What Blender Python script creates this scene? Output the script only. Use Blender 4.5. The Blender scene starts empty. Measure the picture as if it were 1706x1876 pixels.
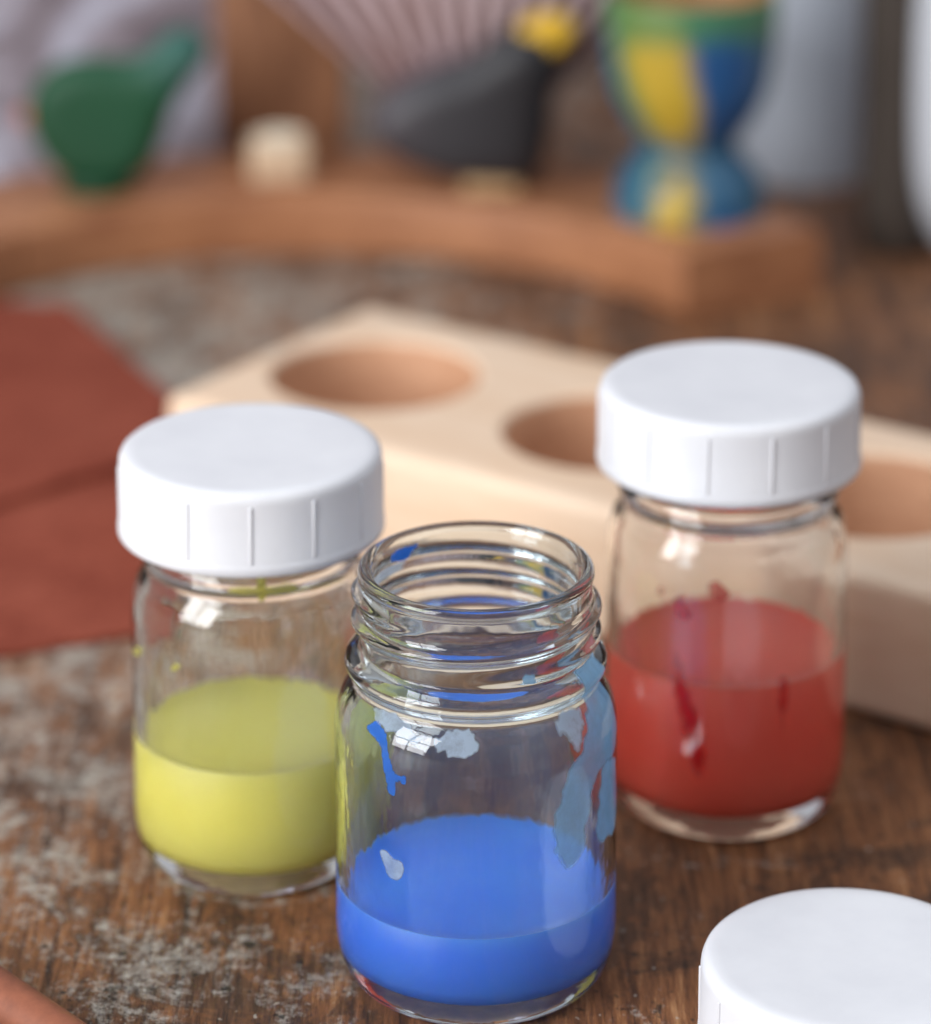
import bpy, bmesh, math, random
from mathutils import Vector, Matrix, noise
from mathutils.geometry import delaunay_2d_cdt
random.seed(4)
S = bpy.context.scene
C = S.collection
U = 0.01                      # everything below is in centimetres
PI = math.pi

# ------------------------------------------------------------------ camera (lens shifted down, so uprights stay upright)
H = 31.0; PITCH = math.radians(12); FPX = 6500.0; PY0 = -208.0
cd = bpy.data.cameras.new('camera'); cam = bpy.data.objects.new('camera', cd); C.objects.link(cam)
cam.location = (0, 0, H*U); cam.rotation_euler = (PI/2 - PITCH, 0, 0)
cd.sensor_fit = 'VERTICAL'; cd.sensor_height = 36; cd.lens = FPX/1876*36
cd.shift_y = -(938-PY0)/1876
cd.clip_start = 0.01; cd.clip_end = 20
cd.dof.use_dof = True; cd.dof.focus_distance = 0.584; cd.dof.aperture_fstop = 8.4
S.camera = cam
S.view_settings.view_transform = 'Standard'; S.view_settings.look = 'None'; S.view_settings.exposure = 0

FW = Vector((0, math.cos(PITCH), -math.sin(PITCH))); UP = Vector((0, math.sin(PITCH), math.cos(PITCH)))
def ray(px, py):
    return FW*FPX + Vector((1,0,0))*(px-853) - UP*(py-PY0)
def at_z(px, py, z=0):
    d = ray(px, py); t = (z-H)/d.z; return Vector((0,0,H)) + d*t
def at_y(px, py, y):
    d = ray(px, py); t = y/d.y; return Vector((0,0,H)) + d*t
def cmpx(p):                  # centimetres per photo pixel at a point
    return (p-Vector((0,0,H))).dot(FW)/FPX

# ------------------------------------------------------------------ objects
def setp(o, label=None, cat=None, group=None, kind=None):
    for k, v in (('label',label),('category',cat),('group',group),('kind',kind)):
        if v: o[k] = v
    return o
def empty(name, loc, label, cat, group=None, rz=0):
    o = bpy.data.objects.new(name, None); C.objects.link(o)
    o.empty_display_size = .01
    o.location = Vector(loc)*U; o.rotation_euler = (0,0,rz)
    return setp(o, label, cat, group)
def build(name, bm, mat, parent=None, smooth=True, sharp=40, loc=None, rz=0):
    bmesh.ops.scale(bm, vec=(U,U,U), verts=bm.verts)
    bmesh.ops.recalc_face_normals(bm, faces=bm.faces)
    me = bpy.data.meshes.new(name); bm.to_mesh(me); bm.free()
    if smooth:
        me.polygons.foreach_set('use_smooth', [True]*len(me.polygons))
        me.set_sharp_from_angle(angle=math.radians(sharp))
    me.materials.append(mat)
    o = bpy.data.objects.new(name, me); C.objects.link(o)
    if loc is not None: o.location = Vector(loc)*U
    o.rotation_euler.z = rz
    if parent: o.parent = parent
    return o

def lathe(prof, seg=128, rfun=None, closed=False, bm=None, c=(0,0,0)):
    bm = bm or bmesh.new(); rings = []
    for (r, z) in prof:
        if r < 1e-6:
            rings.append([bm.verts.new((c[0], c[1], c[2]+z))]); continue
        ring = []
        for i in range(seg):
            a = 2*PI*i/seg
            rr = r + (rfun(a, z, r) if rfun else 0)
            ring.append(bm.verts.new((c[0]+rr*math.cos(a), c[1]+rr*math.sin(a), c[2]+z)))
        rings.append(ring)
    n = len(rings)
    for k in range(n if closed else n-1):
        A, B = rings[k], rings[(k+1) % n]
        for i in range(seg):
            j = (i+1) % seg
            if len(A) == 1 and len(B) == 1: continue
            if len(A) == 1: bm.faces.new((A[0], B[j], B[i]))
            elif len(B) == 1: bm.faces.new((A[i], A[j], B[0]))
            else: bm.faces.new((A[i], A[j], B[j], B[i]))
    return bm

def smooth_prof(p, n=4):
    out = []
    for i in range(len(p)-1):
        p0 = p[max(i-1,0)]; p1 = p[i]; p2 = p[i+1]; p3 = p[min(i+2,len(p)-1)]
        for k in range(n):
            t = k/n
            f = lambda a,b,c_,d: .5*((2*b)+(-a+c_)*t+(2*a-5*b+4*c_-d)*t*t+(-a+3*b-3*c_+d)*t**3)
            out.append((max(0,f(p0[0],p1[0],p2[0],p3[0])), f(p0[1],p1[1],p2[1],p3[1])))
    out.append(p[-1]); return out
def smooth_loop(poly, n=4):
    m_ = len(poly); sm = []
    for i in range(m_):
        p0, p1, p2, p3 = [poly[(i+k-1)%m_] for k in range(4)]
        for k in range(n):
            t = k/n
            sm.append(tuple(.5*((2*p1[q])+(-p0[q]+p2[q])*t+(2*p0[q]-5*p1[q]+4*p2[q]-p3[q])*t*t+(-p0[q]+3*p1[q]-3*p2[q]+p3[q])*t**3) for q in (0,1)))
    return sm

def box(bm, cx, cy, cz, sx, sy, sz, rz=0, bev=0, seg=3):
    r = bmesh.ops.create_cube(bm, size=1)
    vs = r['verts']
    bmesh.ops.scale(bm, vec=(sx,sy,sz), verts=vs)
    if bev:
        es = list({e for v in vs for e in v.link_edges})
        rb = bmesh.ops.bevel(bm, geom=es, offset=bev, segments=seg, profile=.5, affect='EDGES')
        vs = list({v for f in rb['faces'] for v in f.verts} | {v for v in vs if v.is_valid})
    bmesh.ops.rotate(bm, cent=(0,0,0), matrix=Matrix.Rotation(rz,3,'Z'), verts=vs)
    bmesh.ops.translate(bm, vec=(cx,cy,cz), verts=vs)
    return bm

def dens(outline, step, jit=0.0, seed=0, fr=.35):
    out = []
    n = len(outline); s = seed*7.3
    for i in range(n):
        a = Vector(outline[i]); b = Vector(outline[(i+1)%n]); L = (b-a).length
        m = max(1, int(L/step))
        for k in range(m):
            p = a.lerp(b, k/m)
            if jit:
                q = Vector((p.x/step*fr+s, p.y/step*fr, 1.7)); q2 = Vector((p.x/step*fr, p.y/step*fr+s, 9.1))
                p = p + Vector((noise.noise(q)+.6*noise.noise(q*.35), noise.noise(q2)+.6*noise.noise(q2*.35)))*jit
            out.append(p)
    return out
def inside(p, poly):
    c = False; n = len(poly); j = n-1
    for i in range(n):
        a, b = poly[i], poly[j]
        if (a[1] > p[1]) != (b[1] > p[1]) and p[0] < (b[0]-a[0])*(p[1]-a[1])/(b[1]-a[1])+a[0]: c = not c
        j = i
    return c
def tri(poly, step):
    xs = [p[0] for p in poly]; ys = [p[1] for p in poly]
    pts = [Vector((p[0],p[1])) for p in poly]; nb = len(pts)
    x = min(xs)
    while x < max(xs):
        y = min(ys)
        while y < max(ys):
            q = Vector((x+random.uniform(-.1,.1)*step, y+random.uniform(-.1,.1)*step))
            if inside(q, poly) and min((q-b).length_squared for b in pts[:nb]) > (step*.4)**2: pts.append(q)
            y += step
        x += step
    r = delaunay_2d_cdt(pts, [], [list(range(nb))], 1, 1e-5)
    return r[0], r[2]
def slab(poly, step, top, bot):
    vs, fs = tri(poly, step); bm = bmesh.new()
    T = [bm.verts.new((v.x, v.y, top(v.x, v.y))) for v in vs]; B = [bm.verts.new((v.x, v.y, bot(v.x, v.y))) for v in vs]
    cnt = {}
    for f in fs:
        try: bm.faces.new([T[i] for i in f]); bm.faces.new([B[i] for i in reversed(f)])
        except ValueError: continue
        for k in range(len(f)):
            e = (f[k], f[(k+1)%len(f)]); cnt[e] = 1
    for (a, b) in cnt:
        if (b, a) not in cnt: bm.faces.new((T[b], T[a], B[a], B[b]))
    return bm

def figure(px_outline, Y, thick, mat, name, parent, cx, zbase, round_=.45, step=.35):
    pl = [at_y(px, py, Y) for px, py in px_outline]
    sm = smooth_loop([(p.x-cx, p.z-zbase) for p in pl])
    vs, fs = tri(sm, step)
    bm = bmesh.new(); F = []; Bk = []
    for v in vs:
        d = min((Vector(v)-Vector(s)).length for s in sm)
        k = math.sqrt(max(0, 1-(1-min(d/round_,1))**2))
        F.append(bm.verts.new((v.x, -thick*(.35+.65*k)/2, v.y))); Bk.append(bm.verts.new((v.x, thick*(.35+.65*k)/2, v.y)))
    cnt = {}
    for f in fs:
        bm.faces.new([F[i] for i in f]); bm.faces.new([Bk[i] for i in reversed(f)])
        for k in range(len(f)): cnt[(f[k], f[(k+1)%len(f)])] = 1
    for (a, b) in cnt:
        if (b, a) not in cnt: bm.faces.new((F[b], F[a], Bk[a], Bk[b]))
    return build(name, bm, mat, parent, sharp=60)

# ------------------------------------------------------------------ materials
def lin(c):
    return tuple(((x/255)/12.92 if x/255 <= .04045 else ((x/255+.055)/1.055)**2.4) for x in c) + (1,)
class M:
    def __init__(s, name):
        s.m = bpy.data.materials.new(name); s.m.use_nodes = True; s.nt = s.m.node_tree
        s.p = s.nt.nodes['Principled BSDF']
        s.tc = s.nt.nodes.new('ShaderNodeTexCoord')
    def n(s, t, **kw):
        nd = s.nt.nodes.new(t)
        for k, v in kw.items():
            if hasattr(nd, k): setattr(nd, k, v)
            else: nd.inputs[k].default_value = v
        return nd
    def l(s, a, b): s.nt.links.new(a, b)
    def mapping(s, scale, rot=(0,0,0), src='Object'):
        mp = s.n('ShaderNodeMapping'); mp.inputs['Scale'].default_value = scale; mp.inputs['Rotation'].default_value = rot
        s.l(s.tc.outputs[src], mp.inputs['Vector']); return mp.outputs[0]
    def noise(s, vec, scale, detail=6, rough=.6, dist=0):
        nd = s.n('ShaderNodeTexNoise'); nd.inputs['Scale'].default_value = scale; nd.inputs['Detail'].default_value = detail
        nd.inputs['Roughness'].default_value = rough; nd.inputs['Distortion'].default_value = dist
        s.l(vec, nd.inputs['Vector']); return nd.outputs['Fac']
    def ramp(s, fac, stops):
        r = s.n('ShaderNodeValToRGB'); e = r.color_ramp.elements
        while len(e) < len(stops): e.new(.5)
        for i, (p, c) in enumerate(stops):
            e[i].position = p; e[i].color = c if len(c) == 4 else tuple(c)+(1,)
        s.l(fac, r.inputs[0]); return r.outputs[0]
    def mix(s, fac, a, b, bt='MIX'):
        x = s.n('ShaderNodeMix'); x.data_type = 'RGBA'; x.blend_type = bt
        for v, i in ((fac,0),(a,6),(b,7)):
            if isinstance(v, bpy.types.NodeSocket): s.l(v, x.inputs[i])
            else: x.inputs[i].default_value = v
        return x.outputs[2]
    def bump(s, h, strength, dist):
        b = s.n('ShaderNodeBump'); b.inputs['Strength'].default_value = strength; b.inputs['Distance'].default_value = dist
        s.l(h, b.inputs['Height']); s.l(b.outputs[0], s.p.inputs['Normal'])
    def math(s, op, a, b=0, c=None):
        x = s.n('ShaderNodeMath'); x.operation = op
        for v, i in ((a,0),(b,1),(c,2)):
            if v is None: continue
            if isinstance(v, bpy.types.NodeSocket): s.l(v, x.inputs[i])
            else: x.inputs[i].default_value = v
        return x.outputs[0]
W = lambda v: (v,v,v,1)
def plain(name, rgb, rough=.5, var=.12, scale=150, spec=.5, bump=0, **kw):
    m = M(name); v = m.mapping((1,1,1)); f = m.noise(v, scale, 5)
    c = lin(rgb); a = tuple(x*(1-var) for x in c[:3])+(1,); b = tuple(min(1,x*(1+var)) for x in c[:3])+(1,)
    m.l(m.ramp(f, [(.3,a),(.7,b)]), m.p.inputs['Base Color'])
    m.p.inputs['Roughness'].default_value = rough
    m.p.inputs['Specular IOR Level'].default_value = spec
    if bump: m.bump(f, bump, .0005)
    return m.m

def wood(name, dark, light, sc=(1,12,12), rough=.55, rot=0, grain=60, bump=.15):
    m = M(name); v = m.mapping(sc, (0,0,rot))
    f = m.noise(v, grain/4, 8, .65, .4); g = m.noise(v, grain*2, 4, .7)
    k = m.math('MULTIPLY_ADD', g, .35, m.math('MULTIPLY', f, .65))
    m.l(m.ramp(k, [(.36,lin(dark)),(.62,lin(light))]), m.p.inputs['Base Color'])
    m.p.inputs['Roughness'].default_value = rough; m.bump(k, bump, .0008); return m.m

# worn tabletop
m = M('worn_table_wood')
ROT = math.radians(10)
v = m.mapping((16,1.1,1), (0,0,ROT)); vb = m.mapping((1,1,1))
g1 = m.noise(v, 14, 10, .72, .35); g2 = m.noise(v, 60, 8, .8)
k = m.math('MULTIPLY_ADD', g2, .5, m.math('MULTIPLY', g1, .5))
col = m.ramp(k, [(.39,lin((38,25,17))),(.45,lin((98,61,36))),(.53,lin((146,94,57))),(.62,lin((196,144,98)))])
stain = m.noise(vb, 24, 12, .78, .8)
col = m.mix(m.ramp(stain, [(.50,W(0)),(.57,W(.75))]), col, m.ramp(g2, [(.38,lin((30,22,18))),(.62,lin((94,66,48)))]))
# chalky wear: broken flakes, denser to the left and towards the back
wn = m.noise(vb, 44, 15, .84, .5); wn2 = m.noise(m.mapping((4,1,1),(0,0,ROT)), 60, 10, .85); wn3 = m.noise(vb, 300, 8, .85)
sx = m.n('ShaderNodeSeparateXYZ'); m.l(m.tc.outputs['Object'], sx.inputs[0])
left = m.math('MULTIPLY_ADD', sx.outputs[0], -.46, m.math('MULTIPLY_ADD', sx.outputs[1], .09, -.058))
wear = m.math('ADD', m.math('MULTIPLY_ADD', wn2, .28, m.math('MULTIPLY_ADD', wn3, .18, m.math('MULTIPLY', wn, .54))), left)
wm = m.ramp(wear, [(.520,W(0)),(.545,W(.4)),(.59,W(.9))])
col = m.mix(wm, col, m.ramp(wn3, [(.35,lin((132,120,104))),(.65,lin((224,219,208)))]))
sp = m.noise(vb, 330, 3, .5)
col = m.mix(m.ramp(sp, [(.64,W(0)),(.69,W(.85))]), col, lin((24,20,18)))
blot = m.noise(vb, 62, 8, .75, .4)
col = m.mix(m.ramp(blot, [(.60,W(0)),(.65,W(.8))]), col, lin((34,25,20)))
sp2 = m.noise(m.mapping((1.3,1,1)), 420, 3, .5)
col = m.mix(m.ramp(sp2, [(.67,W(0)),(.72,W(.7))]), col, lin((196,188,176)))
m.l(col, m.p.inputs['Base Color'])
m.l(m.ramp(k, [(.3,W(.62)),(.7,W(.38))]), m.p.inputs['Roughness'])
m.bump(m.math('ADD', k, m.math('MULTIPLY', wear, .6)), .9, .002)
TABLE = m.m

def glassm(name, tint):
    m = M(name); p = m.p
    p.inputs['Base Color'].default_value = tint; p.inputs['Roughness'].default_value = 0
    p.inputs['IOR'].default_value = 1.48; p.inputs['Transmission Weight'].default_value = 1
    m.bump(m.noise(m.mapping((1,1,.5)), 110, 3), .10, .0018)
    return m.m
GLASS = glassm('clear_glass', (.985,.997,1,1)); GLASSB = glassm('bluish_clear_glass', (.86,.955,1,1))
def paintm(name, rgb, edge):
    m = M(name)
    f = m.noise(m.mapping((1,1,1)), 35, 3)
    m.l(m.ramp(f, [(.3,lin(rgb)),(.7,lin(edge))]), m.p.inputs['Base Color'])
    m.p.inputs['Roughness'].default_value = .35
    m.p.inputs['Subsurface Weight'].default_value = .5
    m.p.inputs['Subsurface Radius'].default_value = (.007,.007,.007); m.p.inputs['Subsurface Scale'].default_value = 1
    return m.m
YEL = paintm('milky_yellow_paint', (255,240,122), (255,243,136))
BLU = paintm('milky_blue_paint', (74,134,252), (92,152,254))
RED = paintm('milky_red_paint', (255,92,72), (255,112,90))

m = M('white_lid_plastic')
f = m.noise(m.mapping((1,1,1)), 900, 3); f0 = m.noise(m.mapping((1,1,1)), 60, 4)
m.bump(m.math('MULTIPLY_ADD', f, .3, m.math('MULTIPLY', f0, .7)), .08, .0005)
m.l(m.ramp(f0, [(.3,lin((211,211,215))),(.7,lin((220,220,223)))]), m.p.inputs['Base Color']); m.p.inputs['Roughness'].default_value = .38
LID = m.m

# ------------------------------------------------------------------ setting
bm = bmesh.new(); bmesh.ops.create_grid(bm, x_segments=2, y_segments=2, size=1)
bmesh.ops.scale(bm, vec=(100,90,1), verts=bm.verts); bmesh.ops.translate(bm, vec=(0,72,0), verts=bm.verts)
setp(build('tabletop', bm, TABLE), kind='structure')
bm = bmesh.new(); box(bm, 0, 164, 20, 200, 1.5, 60)
setp(build('wall', bm, plain('mauve_brown_wall', (118,92,84), .9, .35, 7)), kind='structure')

# ------------------------------------------------------------------ jars
def thread(a, z, r):
    s = 0; p = .46; turn = (a/(2*PI))
    for k in range(-1, 4):
        zc = 6.40 + (k+turn)*p
        t = k+turn
        amp = max(0, min(1, (t-.1)*5, (2.05-t)*5))
        d = (z-zc)/.13
        s += .16*amp*math.exp(-d*d)
    return s
OUT = [(0,.14),(1.2,.14),(1.55,.1),(1.75,.01),(1.9,0),(2.04,.04),(2.17,.16),(2.29,.38),(2.37,.7),(2.4,1.05),(2.4,1.6),(2.4,2.6),(2.4,3.6),(2.4,4.6),
       (2.395,4.9),(2.36,5.18),(2.28,5.42),(2.17,5.58),(2.09,5.68),(2.08,5.78),(2.16,5.87),(2.22,5.99),(2.21,6.11),(2.12,6.21),(2.02,6.27),(1.97,6.32)]
NECK = [(1.965, 6.34+i*.03) for i in range(1, 41)]
RIM = [(1.97,7.58),(2.0,7.64),(1.98,7.72),(1.92,7.77),(1.85,7.77),(1.79,7.72),(1.76,7.62),(1.75,7.4)]
INN = [(1.75,7.2),(1.73,7.0),(1.755,6.8),(1.73,6.6),(1.74,6.35),(1.76,6.1),(1.80,5.9),(1.9,5.66),(2.04,5.45),(2.14,5.2),(2.19,4.9),(2.2,4.6),(2.2,3.6),(2.2,2.6),(2.2,1.2),(2.15,.82),(2.0,.60),(1.7,.50),(1.0,.48),(0,.48)]
PROF = smooth_prof(OUT, 3) + NECK + smooth_prof(RIM+INN, 3)
def rin(z):
    pts = sorted([(zz, r) for r, zz in INN+[(1.75,7.4),(1.76,7.62)] if r > 1.5])
    if z <= pts[0][0]: return pts[0][1]
    for i in range(len(pts)-1):
        if pts[i][0] <= z <= pts[i+1][0]:
            t = (z-pts[i][0])/max(1e-6, pts[i+1][0]-pts[i][0]); return pts[i][1]*(1-t)+pts[i+1][1]*t
    return pts[-1][1]

def jar(base_px, width_px, top_py, line_py, paint, label, lid_px=0, rot=0, glass=None):
    b = at_z(*base_px)
    rs = width_px*cmpx(b+Vector((0,0,3)))/4.8
    ztop = at_y(base_px[0], top_py, b.y).z
    hs = (ztop-(.1 if lid_px else 0))/7.77
    lv = at_y(base_px[0], line_py, b.y-2.3*rs).z/hs
    root = empty('paint_jar', (b.x,b.y,0), label, 'jar', 'small glass paint jars on the worn table')
    bm = lathe([(r*rs,z*hs) for r,z in PROF], 160, None)
    for v in bm.verts:        # the screw thread winds round the neck
        r = math.hypot(v.co.x, v.co.y)/rs; z = v.co.z/hs
        if r > 1.9 and 6.3 < z < 7.6:
            a = (math.atan2(v.co.y, v.co.x)+rot) % (2*PI); k = 1+thread(a, z, r)/r
            v.co.x *= k; v.co.y *= k
    build('glass_body', bm, glass or GLASS, root, sharp=180)
    P = [(0,.43),(1.0,.43),(1.72,.46),(2.04,.56),(2.19,.8),(2.27,1.2),(2.27,lv-.02),(2.25,lv+.01),(2.19,lv+.0),(2.12,lv-.03),(1.9,lv-.045),(1.0,lv-.05),(0,lv-.05)]
    build('paint', lathe([(r*rs,z*hs) for r,z in P], 128), paint, root, sharp=60)
    if lid_px:
        make_lid(root, lid_px/2*cmpx(b+Vector((0,0,7)))/2.48, (0,0,ztop-1.53), rot)
    return root, b, rs, hs
def make_lid(parent, k, loc, rot=0, name='lid'):
    bm = bmesh.new()
    P = [(2.22,0.02),(2.26,0),(2.45,0),(2.478,.03),(2.478,.16),(2.465,.20),(2.45,.24),(2.44,1.30),(2.43,1.38),(2.40,1.455),(2.34,1.505),(2.25,1.53),(2.1,1.53),(1.0,1.52),(0,1.515)]
    I = [(0,1.33),(1.9,1.33),(2.17,1.3),(2.2,1.1),(2.22,.1)]
    lathe([(r*k,z) for r,z in P+I+[P[0]]], 160, bm=bm)
    bmesh.ops.remove_doubles(bm, verts=bm.verts, dist=1e-4)
    for i in range(13):
        a = rot + 2*PI*i/13
        box(bm, 2.45*k*math.cos(a), 2.45*k*math.sin(a), .77, .036, .055, 1.06, a, .014, 3)
    return build(name, bm, LID, parent, loc=loc, sharp=50)

def smear(j, px_outline, mat, far=False, jit=.05, seed=1, step=.035, off=.03, name='paint_smear', fr=.25, soft=.10):
    root, b, rs, hs = j
    poly = []
    for px, py in px_outline:
        d = ray(px, py); r = 2.2*rs
        for it in range(8):
            ox, oy = -b.x, -b.y
            A = d.x*d.x+d.y*d.y; B = 2*(ox*d.x+oy*d.y); Cc = ox*ox+oy*oy-r*r
            D = max(0, B*B-4*A*Cc); t = (-B+(1 if far else -1)*math.sqrt(D))/(2*A)
            P = Vector((0,0,H))+d*t; z = max(.8, min(7.55*hs, P.z)); r = r*.4+.6*rin(z/hs)*rs
        a = math.atan2(P.y-b.y, P.x-b.x)
        if far: a = a % (2*PI)
        poly.append((a*2.2*rs, z))
    poly = smooth_loop(poly, 3)
    dp = dens(poly, step, jit, seed, fr)
    vs, fs = tri([tuple(p) for p in dp], .05)
    bm = bmesh.new(); V = []; ly = bm.verts.layers.float.new('edge')
    for v in vs:
        a = v.x/(2.2*rs); rr = rin(v.y/hs)*rs+off
        bv = bm.verts.new((rr*math.cos(a), rr*math.sin(a), v.y)); V.append(bv)
        bv[ly] = min(1, min((v-p).length for p in dp)/soft)
    for f in fs:
        try: bm.faces.new([V[i] for i in f])
        except ValueError: pass
    return build(name, bm, mat, root)

def blob(cx, cy, w, h, n=14, seed=0, j=.35):
    rnd = random.Random(seed)
    return [(cx+w/2*math.cos(2*PI*i/n)*(1+rnd.uniform(-j,j)), cy+h/2*math.sin(2*PI*i/n)*(1+rnd.uniform(-j,j))) for i in range(n)]

JY = jar((469,1556), 442, 817, 1420, YEL, 'capped glass jar of yellow paint beside the rust coloured cloth', 490, .42)
JB = jar((872,1772), 515, 1034, 1722, BLU, 'open glass jar without a lid holding blue paint, streaked with blue smears', 0, 2.3, GLASSB)
JR = jar((1325,1457), 438, 699, 1262, RED, 'capped glass jar of red paint in front of the holed wooden block', 485, .13)

def dried(name, rgb, a0, a1, scale=260, sat=.85):
    m = M(name); f = m.noise(m.mapping((1,1,1)), scale, 6, .7)
    c = lin(rgb); m.l(m.ramp(f, [(.3,tuple(x*sat for x in c[:3])+(1,)),(.7,c)]), m.p.inputs['Base Color'])
    m.p.inputs['Roughness'].default_value = .6
    at = m.n('ShaderNodeAttribute'); at.attribute_name = 'edge'
    # a thin film: fades out at its rim and lets light through from behind
    body = m.ramp(f, [(.38,W(a0)),(.58,W(a1))])
    rim = m.ramp(m.math('MULTIPLY_ADD', f, .9, m.math('ADD', at.outputs['Fac'], -.45)), [(.02,W(0)),(.75,W(1))])
    al = m.math('MULTIPLY', body, rim)
    tr = m.n('ShaderNodeBsdfTranslucent'); tr.inputs[0].default_value = c
    ms = m.n('ShaderNodeMixShader'); tp = m.n('ShaderNodeBsdfTransparent'); m2 = m.n('ShaderNodeMixShader')
    ms.inputs[0].default_value = .4; m.l(m.p.outputs[0], ms.inputs[1]); m.l(tr.outputs[0], ms.inputs[2])
    m.l(al, m2.inputs[0]); m.l(tp.outputs[0], m2.inputs[1]); m.l(ms.outputs[0], m2.inputs[2])
    m.l(m2.outputs[0], m.nt.nodes['Material Output'].inputs[0])
    return m.m
PB = dried('pale_blue_dried_paint', (168,220,255), .68, .86, 90, 1.0)
VB = dried('vivid_blue_dried_paint', (50,142,255), 1, 1)
PR = dried('dark_red_dried_paint', (240,34,48), .45, .8, 90)
PY = dried('yellow_dried_paint', (250,242,130), 1, 1)
PG = dried('grey_white_dried_paint', (232,242,255), .55, .9, 160, .95)
smear(JB, [(716,1030),(720,1000),(736,982),(764,980),(800,962),(782,990),(758,1008),(742,1028)], VB, far=True, jit=.01, off=0, soft=.008)
smear(JB, blob(865,967,10,11,8,0,.1), VB, far=True, off=0, jit=0, step=.03, soft=.008); smear(JB, blob(890,964,8,10,8,0,.1), VB, far=True, off=0, jit=0, step=.03, soft=.008)
smear(JB, [(682,1330),(700,1322),(716,1345),(722,1390),(736,1415),(750,1412),(748,1432),(734,1430),(731,1454),(718,1448),(713,1420),(706,1370),(690,1348)], VB, seed=3, jit=.03, soft=.02)
smear(JB, blob(838,1362,78,54,22,5,.18), PG, seed=4, jit=.08, soft=.05)
smear(JB, [(694,1292),(722,1300),(748,1322),(772,1345),(788,1352),(770,1362),(742,1352),(715,1340),(694,1318)], PG, seed=5, jit=.06, soft=.05)
smear(JB, [(704,1556),(716,1552),(728,1566),(744,1574),(746,1594),(734,1610),(720,1602),(712,1582)], PG, seed=6, jit=.02, soft=.04)
smear(JB, [(1040,1240),(1058,1214),(1084,1206),(1098,1232),(1106,1280),(1112,1330),(1106,1380),(1090,1410),(1076,1440),(1070,1490),(1060,1530),(1050,1575),(1016,1582),(1008,1530),(1016,1470),(1030,1420),(1044,1380),(1058,1335),(1060,1290),(1048,1262)], PB, seed=7, jit=.11, soft=.12, fr=.14)
smear(JB, [(1088,1400),(1106,1380),(1116,1430),(1112,1490),(1102,1530),(1086,1545),(1078,1510),(1084,1460)], PB, seed=9, jit=.08, soft=.10, fr=.16)
smear(JB, [(1010,1312),(1034,1290),(1056,1304),(1060,1345),(1048,1378),(1032,1360),(1018,1344)], PG, seed=10, jit=.10, soft=.12)
smear(JB, blob(965,1240,26,14,10,13,.2), PB, seed=11, jit=.03, soft=.04)
smear(JR, [(1240,1090),(1256,1086),(1262,1108),(1272,1122),(1258,1136),(1242,1130),(1236,1108)], PR, seed=12, soft=.04); smear(JR, [(1298,1070),(1316,1058),(1326,1074),(1338,1086),(1322,1096),(1304,1092)], PR, seed=13, soft=.04); smear(JR, blob(1217,1080,14,24,10,4,.15), PR, seed=14, soft=.04)
smear(JR, [(1238,1190),(1256,1200),(1268,1255),(1285,1300),(1300,1360),(1302,1405),(1286,1424),(1270,1410),(1258,1360),(1248,1310),(1236,1250)], PR, seed=15, jit=.06, off=.10, soft=.18)
smear(JR, [(1418,1235),(1438,1235),(1436,1300),(1428,1345),(1420,1300)], PR, seed=16, jit=.03, off=.10, soft=.12)
smear(JR, [(1190,965),(1260,975),(1330,980),(1400,976),(1440,966),(1400,984),(1330,992),(1260,986)], PR, seed=17, jit=.01, soft=.03)
smear(JY, blob(266,1191,13,20,9,5,.15), PY, seed=18, soft=.03); smear(JY, blob(327,1218,16,16,9,6,.15), PY, seed=19, soft=.03)
smear(JY, [(468,1062),(486,1062),(484,1098),(474,1100)], PY, seed=20, jit=.01, soft=.03)
smear(JY, [(420,1068),(520,1062),(600,1058),(650,1045),(600,1070),(520,1076),(440,1078)], PY, seed=21, jit=.01, soft=.03)

# lid lying loose on the table
lp = at_z(1560, 1752, 1.53)
lid = make_lid(None, 560/2*cmpx(lp)/2.48, (lp.x, lp.y, 0), .2, 'screw_cap')
setp(lid, 'loose white plastic screw cap lying on the table, not on any jar', 'lid')

# ------------------------------------------------------------------ pale block with round holes
T = 3.0
A = at_z(298, 724, T); F = at_z(1706, 1078, T); B = at_z(640, 548, T); G = at_z(1706, 808, T)
d1 = (F-A).normalized(); d2 = (G-B).normalized(); d = (.75*d1+.25*d2).normalized(); ang = math.atan2(d.y, d.x)
nrm = Vector((-d.y, d.x, 0)); Wd = (B-A).dot(nrm)
h1 = (at_z(680,687,T)-A).dot(d); h2 = (at_z(1114,792,T)-A).dot(d); gap = h2-h1; L = 2*h1+3*gap
hr = 190*cmpx(at_z(678,687,T))
bm = bmesh.new(); box(bm, L/2, Wd/2, T/2, L, Wd, T, 0, .3, 6)
me = bpy.data.meshes.new('tmp'); bm.to_mesh(me); bm.free(); blk = bpy.data.objects.new('tmpb', me); C.objects.link(blk)
cut = bmesh.new(); HC = (h1, h2, h2+gap, h2+2*gap)
for a in HC:
    prof = [(0,.3),(hr-.2,.3),(hr-.03,.45),(hr,.7),(hr,T-.2),(hr+.02,T-.1),(hr+.06,T-.03),(hr+.1,T-.003),(hr+.2,T+.3),(0,T+.3)]
    lathe(prof, 96, bm=cut, c=(a, Wd/2, 0))
bmesh.ops.recalc_face_normals(cut, faces=cut.faces)
mc = bpy.data.meshes.new('tmpc'); cut.to_mesh(mc); cut.free(); co = bpy.data.objects.new('tmpc', mc); C.objects.link(co)
md = blk.modifiers.new('b', 'BOOLEAN'); md.object = co; md.operation = 'DIFFERENCE'; md.solver = 'EXACT'
bpy.context.view_layer.update()
ev = blk.evaluated_get(bpy.context.evaluated_depsgraph_get())
bm = bmesh.new(); bm.from_mesh(ev.to_mesh())
bpy.data.objects.remove(blk); bpy.data.objects.remove(co)
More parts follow.
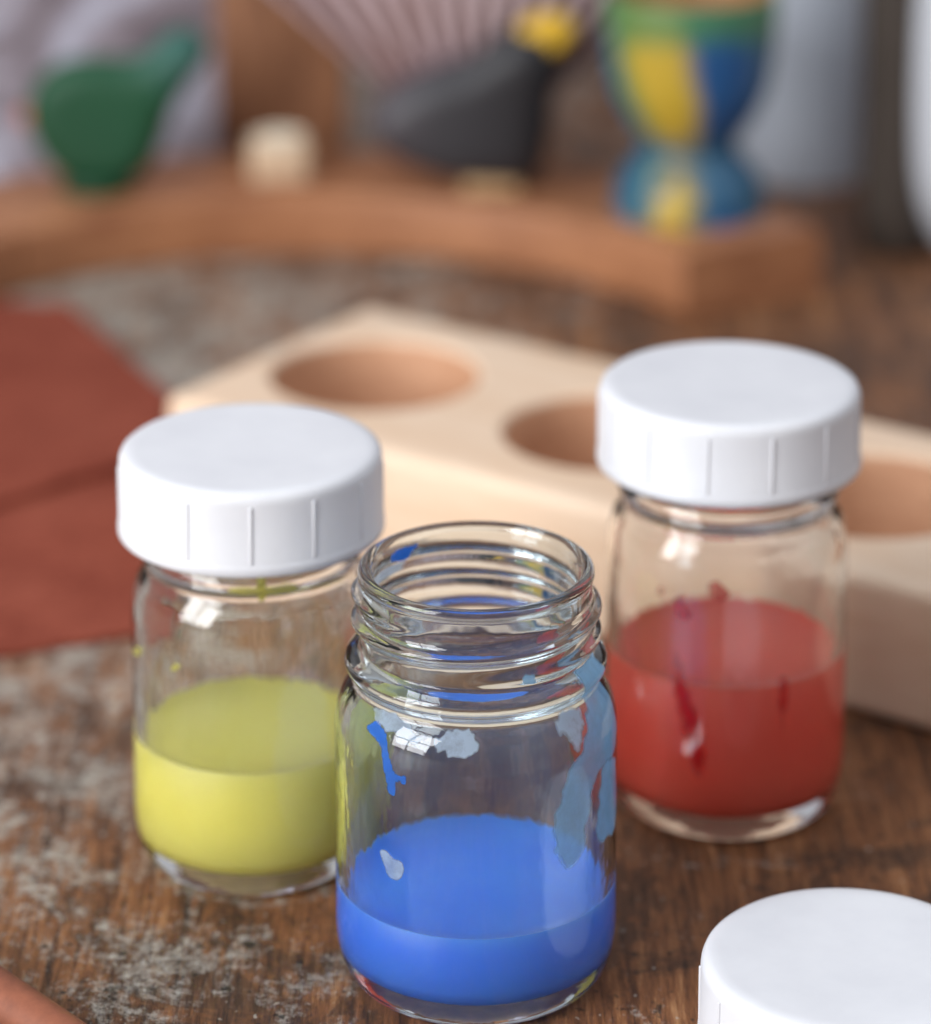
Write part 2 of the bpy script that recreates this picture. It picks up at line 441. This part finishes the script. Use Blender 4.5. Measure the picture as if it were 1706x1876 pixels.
for f in bm.faces:
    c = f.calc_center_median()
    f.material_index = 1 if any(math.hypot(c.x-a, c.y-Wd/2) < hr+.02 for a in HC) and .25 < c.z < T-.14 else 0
o = build('jar_holder_block', bm, wood('pale_maple', (218,184,152), (232,206,180), (1,9,9), .5, 0, 40, .06), loc=(A.x, A.y, 0), rz=ang, sharp=35)
o.data.materials.append(wood('shade_toned_bore_wood', (178,130,98), (208,162,128), (3,3,9), .7, 0, 40, .1))  # bore walls coloured browner, standing in for the shade inside the holes
setp(o, 'pale wooden jar holder block with round holes behind the three jars', 'wooden block')

# ------------------------------------------------------------------ curved ring pieces
RH = 1.8
p1, p2, p3 = at_z(480,472), at_z(1265,592), at_z(60,532)
ax_, ay, bx_, by, cx_, cy = p1.x,p1.y,p2.x,p2.y,p3.x,p3.y
dd = 2*(ax_*(by-cy)+bx_*(cy-ay)+cx_*(ay-by))
RC = Vector((((ax_**2+ay**2)*(by-cy)+(bx_**2+by**2)*(cy-ay)+(cx_**2+cy**2)*(ay-by))/dd, ((ax_**2+ay**2)*(cx_-bx_)+(bx_**2+by**2)*(ax_-cx_)+(cx_**2+cy**2)*(bx_-ax_))/dd))
RI = (Vector((p1.x,p1.y))-RC).length
e2 = at_z(1482,405,RH); RO = (Vector((e2.x,e2.y))-RC).length
A0 = math.degrees(math.atan2(p2.y-RC.y, p2.x-RC.x)); A1 = math.degrees(math.atan2(e2.y-RC.y, e2.x-RC.x)); A0 = .6*A0+.4*A1
AJ = math.degrees(math.atan2(p3.y-RC.y, p3.x-RC.x))+2
RO = min(max(RO, RI+4), RI+5.5)
def arc(a0, a1, name, label, mat):
    bm = bmesh.new(); e = .18
    sec = []
    for (cx, cz, s) in ((RO-e, RH-e, 0), (RI+e, RH-e, 90), (RI+e, e, 180), (RO-e, e, 270)):
        for k in range(5):
            t = math.radians(s+k*22.5); sec.append((cx+e*math.cos(t), cz+e*math.sin(t)))
    n = 60; rings = []
    angs = [a0]+[a0+.25+(a1-a0-.5)*i/n for i in range(n+1)]+[a1]
    for q, a in enumerate(angs):
        t = math.radians(a); cr = (RI+RO)/2; k = .985 if q in (0, len(angs)-1) else 1
        rings.append([bm.verts.new(((cr+(r-cr)*k)*math.cos(t), (cr+(r-cr)*k)*math.sin(t), RH/2+(z-RH/2)*k)) for r, z in sec])
    for q in range(len(rings)-1):
        for i in range(len(sec)):
            j = (i+1) % len(sec); bm.faces.new((rings[q][i], rings[q][j], rings[q+1][j], rings[q+1][i]))
    bm.faces.new(rings[0]); bm.faces.new(rings[-1])
    return setp(build(name, bm, mat, loc=(RC.x, RC.y, 0), sharp=30), label, 'wooden ring piece')
RW = wood('warm_beech', (138,86,56), (180,124,86), (3,3,8), .5, 0, 50, .1)
arc(A0, AJ-.25, 'ring_segment', 'long curved wooden arc carrying the egg cup and the bird figures', RW)
arc(AJ+.25, AJ+50, 'ring_segment', 'second curved wooden arc, cut off by the left edge behind the rust cloth', RW)

# ------------------------------------------------------------------ egg cup
EP = at_z(1262, 380, RH); ES = cmpx(EP)/.01697
root = empty('egg_cup', (EP.x, EP.y, RH), 'wooden egg cup painted blue, yellow and green standing on the end of the arc', 'egg cup')
m = M('painted_egg_cup')
sx = m.n('ShaderNodeSeparateXYZ'); m.l(m.tc.outputs['Object'], sx.inputs[0])
an = m.math('ARCTAN2', sx.outputs[0], m.math('MULTIPLY', sx.outputs[1], -1))     # 0 = towards the front
wob = m.math('MULTIPLY_ADD', m.noise(m.mapping((1,1,1)), 38, 3), 2, -1)
tw = m.math('MULTIPLY_ADD', sx.outputs[2], 1.0, -.02)
u = m.math('ADD', m.math('ADD', m.math('MULTIPLY_ADD', an, 1/(2*PI), .5), m.math('MULTIPLY', wob, .05)), tw)
T1=lin((42,90,114)); Bl=lin((34,84,136)); Ye=lin((188,158,52)); Gr=lin((72,124,74)); Br=lin((84,82,54)); Sk=lin((60,116,150))
cr = m.ramp(u, [(0,Br),(.26,T1),(.34,Sk),(.36,Gr),(.405,Ye),(.495,Ye),(.53,Bl),(.64,Bl),(.68,T1),(.76,Br)])
low = m.ramp(sx.outputs[2], [(.012,W(.5)),(.024,W(0))])
cr = m.mix(m.math('MULTIPLY', low, m.ramp(m.noise(m.mapping((1,1,1)), 90, 3), [(.42,W(0)),(.55,W(1.6))])), cr, T1)
cr = m.mix(m.ramp(m.math('ADD', sx.outputs[2], m.math('MULTIPLY', wob, .010)), [(.0,W(0)),(.050,W(0)),(.055,W(.85))]), cr, Gr)
wst = m.math('ABSOLUTE', m.math('SUBTRACT', m.math('ADD', sx.outputs[2], m.math('MULTIPLY', wob, .006)), .0175))
cr = m.mix(m.ramp(wst, [(.002,W(.85)),(.006,W(0))]), cr, T1)
m.l(cr, m.p.inputs['Base Color']); m.p.inputs['Roughness'].default_value = .4
P = [(0,0),(2.2,0),(2.3,.08),(2.33,.5),(2.24,.9),(2.0,1.3),(1.65,1.7),(1.45,2.0),(1.5,2.3),(1.76,2.7),(2.08,3.2),(2.38,3.9),(2.52,4.7),(2.6,5.5),(2.64,6.5),(2.62,6.95),(2.54,7.04),(2.42,7.0)]
build('cup_body', lathe(smooth_prof([(r*ES,z*ES) for r,z in P],3), 96), m.m, root, sharp=60)
P = [(2.41,6.99),(2.33,6.5),(2.2,5.7),(1.9,4.9),(1.3,4.3),(0,4.1)]
build('bowl_lining', lathe(smooth_prof([(r*ES,z*ES) for r,z in P],3), 96), wood('orange_wood', (150,96,56), (186,128,78)), root)

# ------------------------------------------------------------------ figures on the arc
GB = [(54,212),(64,156),(102,120),(168,106),(236,108),(272,92),(306,62),(346,52),(380,80),(374,114),(346,150),(318,196),(300,248),(274,302),(216,332),(138,328),(80,280)]
p0 = at_z(180, 345, RH); Y0 = p0.y; cx0 = p0.x
root = empty('bird_figure', (cx0, Y0, RH), 'dark green wooden bird figure with raised tail at the left of the arc', 'bird figure', 'flat bird figures on the arc')
m = M('green_paint'); sx = m.n('ShaderNodeSeparateXYZ'); m.l(m.tc.outputs['Object'], sx.inputs[0]); f = m.noise(m.mapping((1,1,1)), 120, 5)
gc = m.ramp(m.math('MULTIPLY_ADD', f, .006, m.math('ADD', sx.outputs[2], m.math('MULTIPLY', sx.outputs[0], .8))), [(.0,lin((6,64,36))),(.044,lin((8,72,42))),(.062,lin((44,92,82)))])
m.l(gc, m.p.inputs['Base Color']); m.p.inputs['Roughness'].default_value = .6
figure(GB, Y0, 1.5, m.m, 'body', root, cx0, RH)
figure([(70,190),(44,196),(30,214),(44,232),(72,230)], Y0, .6, plain('orange_beak', (160,84,62), .5), 'beak', root, cx0, RH, .2, .15)
bm = lathe([(0,0),(1.0,0),(1.05,.1),(1.0,.35),(.5,.5),(0,.5)], 40); build('foot', bm, plain('green_foot', (12,62,38), .5), root)

BB = [(676,226),(690,186),(740,148),(806,122),(866,100),(916,64),(965,50),(1010,70),(1026,112),(1014,170),(1006,235),(990,308),(944,332),(886,324),(800,312),(722,280)]
p1_ = at_z(900, 345, RH); Y1 = p1_.y; cx1 = p1_.x
root = empty('bird_figure', (cx1, Y1, RH), 'charcoal black wooden bird figure with yellow beak in front of the shell', 'bird figure', 'flat bird figures on the arc')
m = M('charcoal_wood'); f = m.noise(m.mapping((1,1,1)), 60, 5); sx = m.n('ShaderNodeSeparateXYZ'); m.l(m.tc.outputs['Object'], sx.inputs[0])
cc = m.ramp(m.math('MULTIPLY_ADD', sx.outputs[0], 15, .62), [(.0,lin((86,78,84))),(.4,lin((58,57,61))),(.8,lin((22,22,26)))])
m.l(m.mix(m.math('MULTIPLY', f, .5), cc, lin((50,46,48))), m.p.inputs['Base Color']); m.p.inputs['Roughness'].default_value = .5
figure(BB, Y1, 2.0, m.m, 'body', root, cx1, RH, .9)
figure([(952,98),(948,62),(985,38),(1030,36),(1056,58),(1040,90),(995,122)], Y1-.6, 1.1, plain('yellow_beak', (220,174,44), .45), 'beak', root, cx1, RH, .25, .2)
bm = bmesh.new(); box(bm, 0, 0, .2, 1.6, 1.1, .4, 0, .08); build('foot', bm, plain('pale_peg', (190,158,116), .6), root)

# scallop shell: ribs fan out from the hinge
YS = Y1+3.0
sp_ = at_y(866, 300, YS); KS = cmpx(sp_)
bm = bmesh.new(); NR, NA = 30, 240; grid = []; par = {}; NB = 13
uvl = bm.loops.layers.uv.new('uv')
for i in range(NR+1):
    row = []; t = i/NR
    for k in range(NA+1):
        uu = -1+2*k/NA; rib = math.cos(k/NA*2*PI*NB); a = uu*math.radians(58)
        R_ = (34+470*t)*(1-.05*uu*uu)
        x_ = R_*math.sin(a)*.92; z_ = R_*(.38+.62*math.cos(a))-12
        v_ = bm.verts.new((x_*KS, (-110*math.sin(PI*min(1,t*.9+.05))*math.cos(uu*PI/2) - 9*rib*t)*KS, z_*KS))
        par[v_] = (k/NA, t); row.append(v_)
    grid.append(row)
back = []
for row in grid:
    r_ = []
    for v_ in row:
        w_ = bm.verts.new((v_.co.x*.985, v_.co.y+.28, v_.co.z*.99)); par[w_] = par[v_]; r_.append(w_)
    back.append(r_)
for i in range(NR):
    for k in range(NA):
        bm.faces.new((grid[i][k], grid[i][k+1], grid[i+1][k+1], grid[i+1][k])); bm.faces.new((back[i][k], back[i+1][k], back[i+1][k+1], back[i][k+1]))
for k in range(NA):
    bm.faces.new((grid[NR][k], grid[NR][k+1], back[NR][k+1], back[NR][k])); bm.faces.new((grid[0][k+1], grid[0][k], back[0][k], back[0][k+1]))
for i in range(NR):
    bm.faces.new((grid[i+1][0], grid[i][0], back[i][0], back[i+1][0])); bm.faces.new((grid[i][NA], grid[i+1][NA], back[i+1][NA], back[i][NA]))
for f in bm.faces:
    for lp_ in f.loops: lp_[uvl].uv = par[lp_.vert]
m = M('shell'); sx = m.n('ShaderNodeSeparateXYZ'); m.l(m.tc.outputs['UV'], sx.inputs[0])
w = m.math('COSINE', m.math('MULTIPLY', sx.outputs[0], 2*PI*NB))
f = m.noise(m.mapping((1,1,1)), 40, 5)
rb = m.ramp(m.math('MULTIPLY_ADD', w, .5, .5), [(.5,lin((98,68,64))),(.95,lin((206,182,184)))])
lowc = m.mix(m.ramp(f,[(.38,W(0)),(.65,W(.8))]), lin((136,116,130)), lin((106,80,82)))
cc = m.mix(m.ramp(sx.outputs[1], [(.22,W(0)),(.50,W(1))]), lowc, rb)
m.l(m.mix(m.ramp(f,[(.46,W(0)),(.75,W(.5))]), cc, lin((112,76,66))), m.p.inputs['Base Color']); m.p.inputs['Roughness'].default_value = .5
o = build('scallop_shell', bm, m.m, loc=(sp_.x, YS, RH+.02), sharp=180)
setp(o, 'mauve ribbed scallop shell standing upright behind the charcoal bird', 'shell')

# small cream block on the arc
cb = at_z(512, 332, RH); kb = cmpx(cb)/.0176*.92
root = empty('candle_block', (cb.x, cb.y+.3, RH), 'small cream wooden block standing on the arc between the two birds', 'wooden block')
bm = bmesh.new(); box(bm, 0, 0, .75*kb, 2.1*kb, 1.8*kb, 1.5*kb, .1, .28*kb, 4)
build('block', bm, wood('cream_wood', (196,164,132), (212,188,160), (1,5,5)), root)
build('socket', lathe([(0,1.5*kb+.02),(.5,1.5*kb+.02),(.57,1.5*kb+.06),(.67,1.5*kb+.06),(.7,1.5*kb-.02)], 40), plain('cream_socket', (240,228,204), .5), root)

# ------------------------------------------------------------------ things at the back
def standing(name, px0, px1, Y, h, th, mat, label, cat, bev=.15):
    a = at_y(px0, 200, Y); b = at_y(px1, 200, Y)
    bm = bmesh.new(); box(bm, 0, 0, h/2, b.x-a.x, th, h, 0, bev)
    return setp(build(name, bm, mat, loc=((a.x+b.x)/2, Y, .02)), label, cat)
YB = RC.y+RO
m = M('lilac_watercolour'); f = m.noise(m.mapping((1,1,1)), 24, 4, .6, 1.2); f2 = m.noise(m.mapping((1,1,1)), 60, 4)
cc = m.ramp(f, [(.34,lin((98,86,92))),(.46,lin((148,140,148))),(.55,lin((190,192,210))),(.66,lin((118,98,96)))])
m.l(m.mix(m.math('MULTIPLY', f2, .4), cc, lin((134,122,130))), m.p.inputs['Base Color']); m.p.inputs['Roughness'].default_value = .9
standing('painted_card', -160, 402, YB+2.2, 16, .25, m.m, 'grey and lilac painted card propped up behind the green bird', 'card', bev=.05)
standing('wooden_board', 400, 636, YB+1.2, 18, 1.8, wood('brown_board', (96,58,38), (166,116,82), (8,8,1.5), .6, 0, 40, .3), 'upright brown wooden board behind the small cream block', 'board')
Yc = at_z(1475, 350, 0).y
ca = at_y(1362, 200, Yc); cb2 = at_y(1592, 200, Yc); r = (cb2.x-ca.x)/2+.35
root = empty('canister', ((ca.x+cb2.x)/2+.1, Yc+r, 0), 'pale blue grey canister at the back, to the right of the egg cup', 'canister')
build('canister_body', lathe(smooth_prof([(0,0),(r-.3,0),(r-.08,.1),(r,.4),(r,4),(r,9),(r,13),(r-.1,13.5),(r-.4,13.8),(0,13.8)],3), 80), plain('pale_blue_enamel', (190,197,208), .45, .05, 20), root)
build('canister_lid', lathe([(0,14.6),(r-.3,14.5),(r+.05,14.3),(r+.1,13.9),(r+.1,13.2),(r,13.2)], 80), plain('pale_enamel_lid', (160,170,184), .4), root)
dk = at_z(1636, 455, 0)
root = empty('dark_bottle', (dk.x, dk.y, 0), 'narrow dark brown bottle between the pale canister and the white jug', 'bottle')
build('bottle_body', lathe(smooth_prof([(0,0),(.8,0),(.95,.15),(1.0,.6),(1.0,4),(1.0,9),(.95,12),(.6,13),(.45,14),(.45,16),(0,16)],3), 48), plain('dark_bottle_glaze', (62,54,48), .4), root)
build('cap', lathe([(0,17.2),(.5,17.2),(.56,17.1),(.56,15.7),(.45,15.7)], 40), plain('bottle_cap', (30,26,24), .4), root)
jy = at_z(1700, 505, 0).y+2.7; r = 4.25
root = empty('white_jug', (at_y(1652, 250, jy).x+r, jy, 0), 'white ceramic jug cut off by the right edge of the picture', 'jug')
build('jug_body', lathe(smooth_prof([(0,0),(2.7,0),(3.1,.1),(3.5,.6),(4.0,1.8),(4.22,3.5),(4.25,6.5),(4.1,9),(3.6,11),(3.3,12.5),(3.5,14),(3.4,14.1),(3.1,12.5),(3.4,11),(3.9,9),(4.05,6.5),(4.0,3.5),(3.4,1.2),(0,.5)],3), 80), plain('white_glaze', (206,209,216), .2, .03), root)
bm = bmesh.new(); prev = None
for i in range(25):
    t = -PI/2+PI*i/24; c = Vector((3.9+2.4*math.cos(t), 0, 7.5+3.6*math.sin(t))); nx = Vector((math.cos(t),0,math.sin(t)))
    ring = [bm.verts.new(c+nx*.45*math.cos(q*PI/6)+Vector((0,1,0))*.6*math.sin(q*PI/6)) for q in range(12)]
    if prev:
        for q in range(12): bm.faces.new((prev[q], prev[(q+1)%12], ring[(q+1)%12], ring[q]))
    else: bm.faces.new(ring)
    prev = ring
bm.faces.new(prev); build('handle', bm, plain('white_handle_glaze', (206,209,216), .2, .03), root)

# ------------------------------------------------------------------ rust cloth
m = M('rust_felt'); f = m.noise(m.mapping((1,1,1)), 700, 4, .7); f2 = m.noise(m.mapping((1,1,1)), 30, 3); f3 = m.noise(m.mapping((1,14,1),(0,0,.15)), 130, 4)
k = m.math('MULTIPLY_ADD', f, .45, m.math('MULTIPLY_ADD', f3, .3, m.math('MULTIPLY', f2, .25)))
m.l(m.ramp(k, [(.38,lin((108,46,34))),(.62,lin((158,86,68)))]), m.p.inputs['Base Color']); m.p.inputs['Roughness'].default_value = 1
m.p.inputs['Specular IOR Level'].default_value = .1; m.bump(k, .9, .001)
CL = m.m
def cloth(pxs, z0, th, seed, name, parent, c):
    poly = [at_z(px, py, z0) for px, py in pxs]; poly = [(p.x-c.x, p.y-c.y) for p in poly]
    dp = [tuple(p) for p in dens(poly, .3, .07, seed)]
    wv = lambda x, y: .05*noise.noise(Vector((x*.35+seed, y*.35, 0)))+.04*noise.noise(Vector((x*1.1, y*1.1, seed)))
    return build(name, slab(dp, .45, lambda x,y: z0+th+wv(x,y), lambda x,y: z0+.0+max(0,wv(x,y))*.5), CL, parent, sharp=50)
cc_ = at_z(60, 900, 0)
root = empty('folded_cloth', (cc_.x, cc_.y, 0), 'rust red folded felt cloth lying flat at the left edge', 'cloth')
cloth([(-220,800),(60,760),(296,820),(285,900),(262,1080),(250,1166),(180,1176),(90,1192),(0,1207),(-220,1240)], .03, .14, 2, 'lower_layer', root, cc_)
cloth([(-220,562),(-40,564),(124,566),(220,652),(314,738),(296,832),(215,866),(120,892),(0,930),(-220,985)], .20, .2, 5, 'upper_layer', root, cc_)

# brush handle at the lower left
a = at_z(-190, 1712, .5); b = at_z(260, 1996, .4)
dv = (b-a); Lh = dv.length
bm = bmesh.new(); P = [(0,0),(.25,.05),(.38,.5),(.46,1.5),(.46,3),(.38,Lh-1),(.32,Lh),(0,Lh+.02)]
lathe(smooth_prof(P,4), 40, bm=bm)
q = Vector((0,0,1)).rotation_difference(dv.normalized()).to_matrix()
bmesh.ops.rotate(bm, cent=(0,0,0), matrix=q, verts=bm.verts)
o = build('brush_handle', bm, wood('terracotta_handle', (112,62,42), (142,82,56), (3,3,3), .6), loc=(a.x,a.y,.5))
setp(o, 'terracotta coloured brush handle crossing the bottom left corner', 'brush')

# ------------------------------------------------------------------ light: a window on the left
w = bpy.data.worlds.new('World'); S.world = w; w.use_nodes = True; nt = w.node_tree
tc = nt.nodes.new('ShaderNodeTexCoord'); sx = nt.nodes.new('ShaderNodeSeparateXYZ'); rp = nt.nodes.new('ShaderNodeValToRGB')
nt.links.new(tc.outputs['Generated'], sx.inputs[0]); nt.links.new(sx.outputs[2], rp.inputs[0])
e = rp.color_ramp.elements; e[0].position = 0; e[0].color = (.30,.275,.26,1); e[1].position = .7; e[1].color = (.73,.78,.87,1)
nt.links.new(rp.outputs[0], nt.nodes['Background'].inputs[0]); nt.nodes['Background'].inputs[1].default_value = .86
def area(name, loc, target, sx_, sy_, power, col):
    ld = bpy.data.lights.new(name, 'AREA'); ld.shape = 'RECTANGLE'; ld.size = sx_; ld.size_y = sy_; ld.energy = power; ld.color = col
    o = bpy.data.objects.new(name, ld); C.objects.link(o); o.location = Vector(loc)*U
    o.rotation_euler = (Vector(target)-Vector(loc)).to_track_quat('-Z','Y').to_euler(); return o
ctr = Vector((-82, 0, 50)); tg = Vector((0,60,3)); dirv = (tg-ctr).normalized()
rt = dirv.cross(Vector((0,0,1))).normalized(); upv = rt.cross(dirv)
for i in (-1, 1):
    for j in (-1, 1):
        p = ctr+rt*17*i+upv*21*j; area('window_pane_lamp', p, p+dirv, .30, .37, 4.5, (.98,.99,1))
area('room_lamp', (60, 50, 120), (0,66,0), 1.0, 1.0, 2.6, (1,.97,.94))
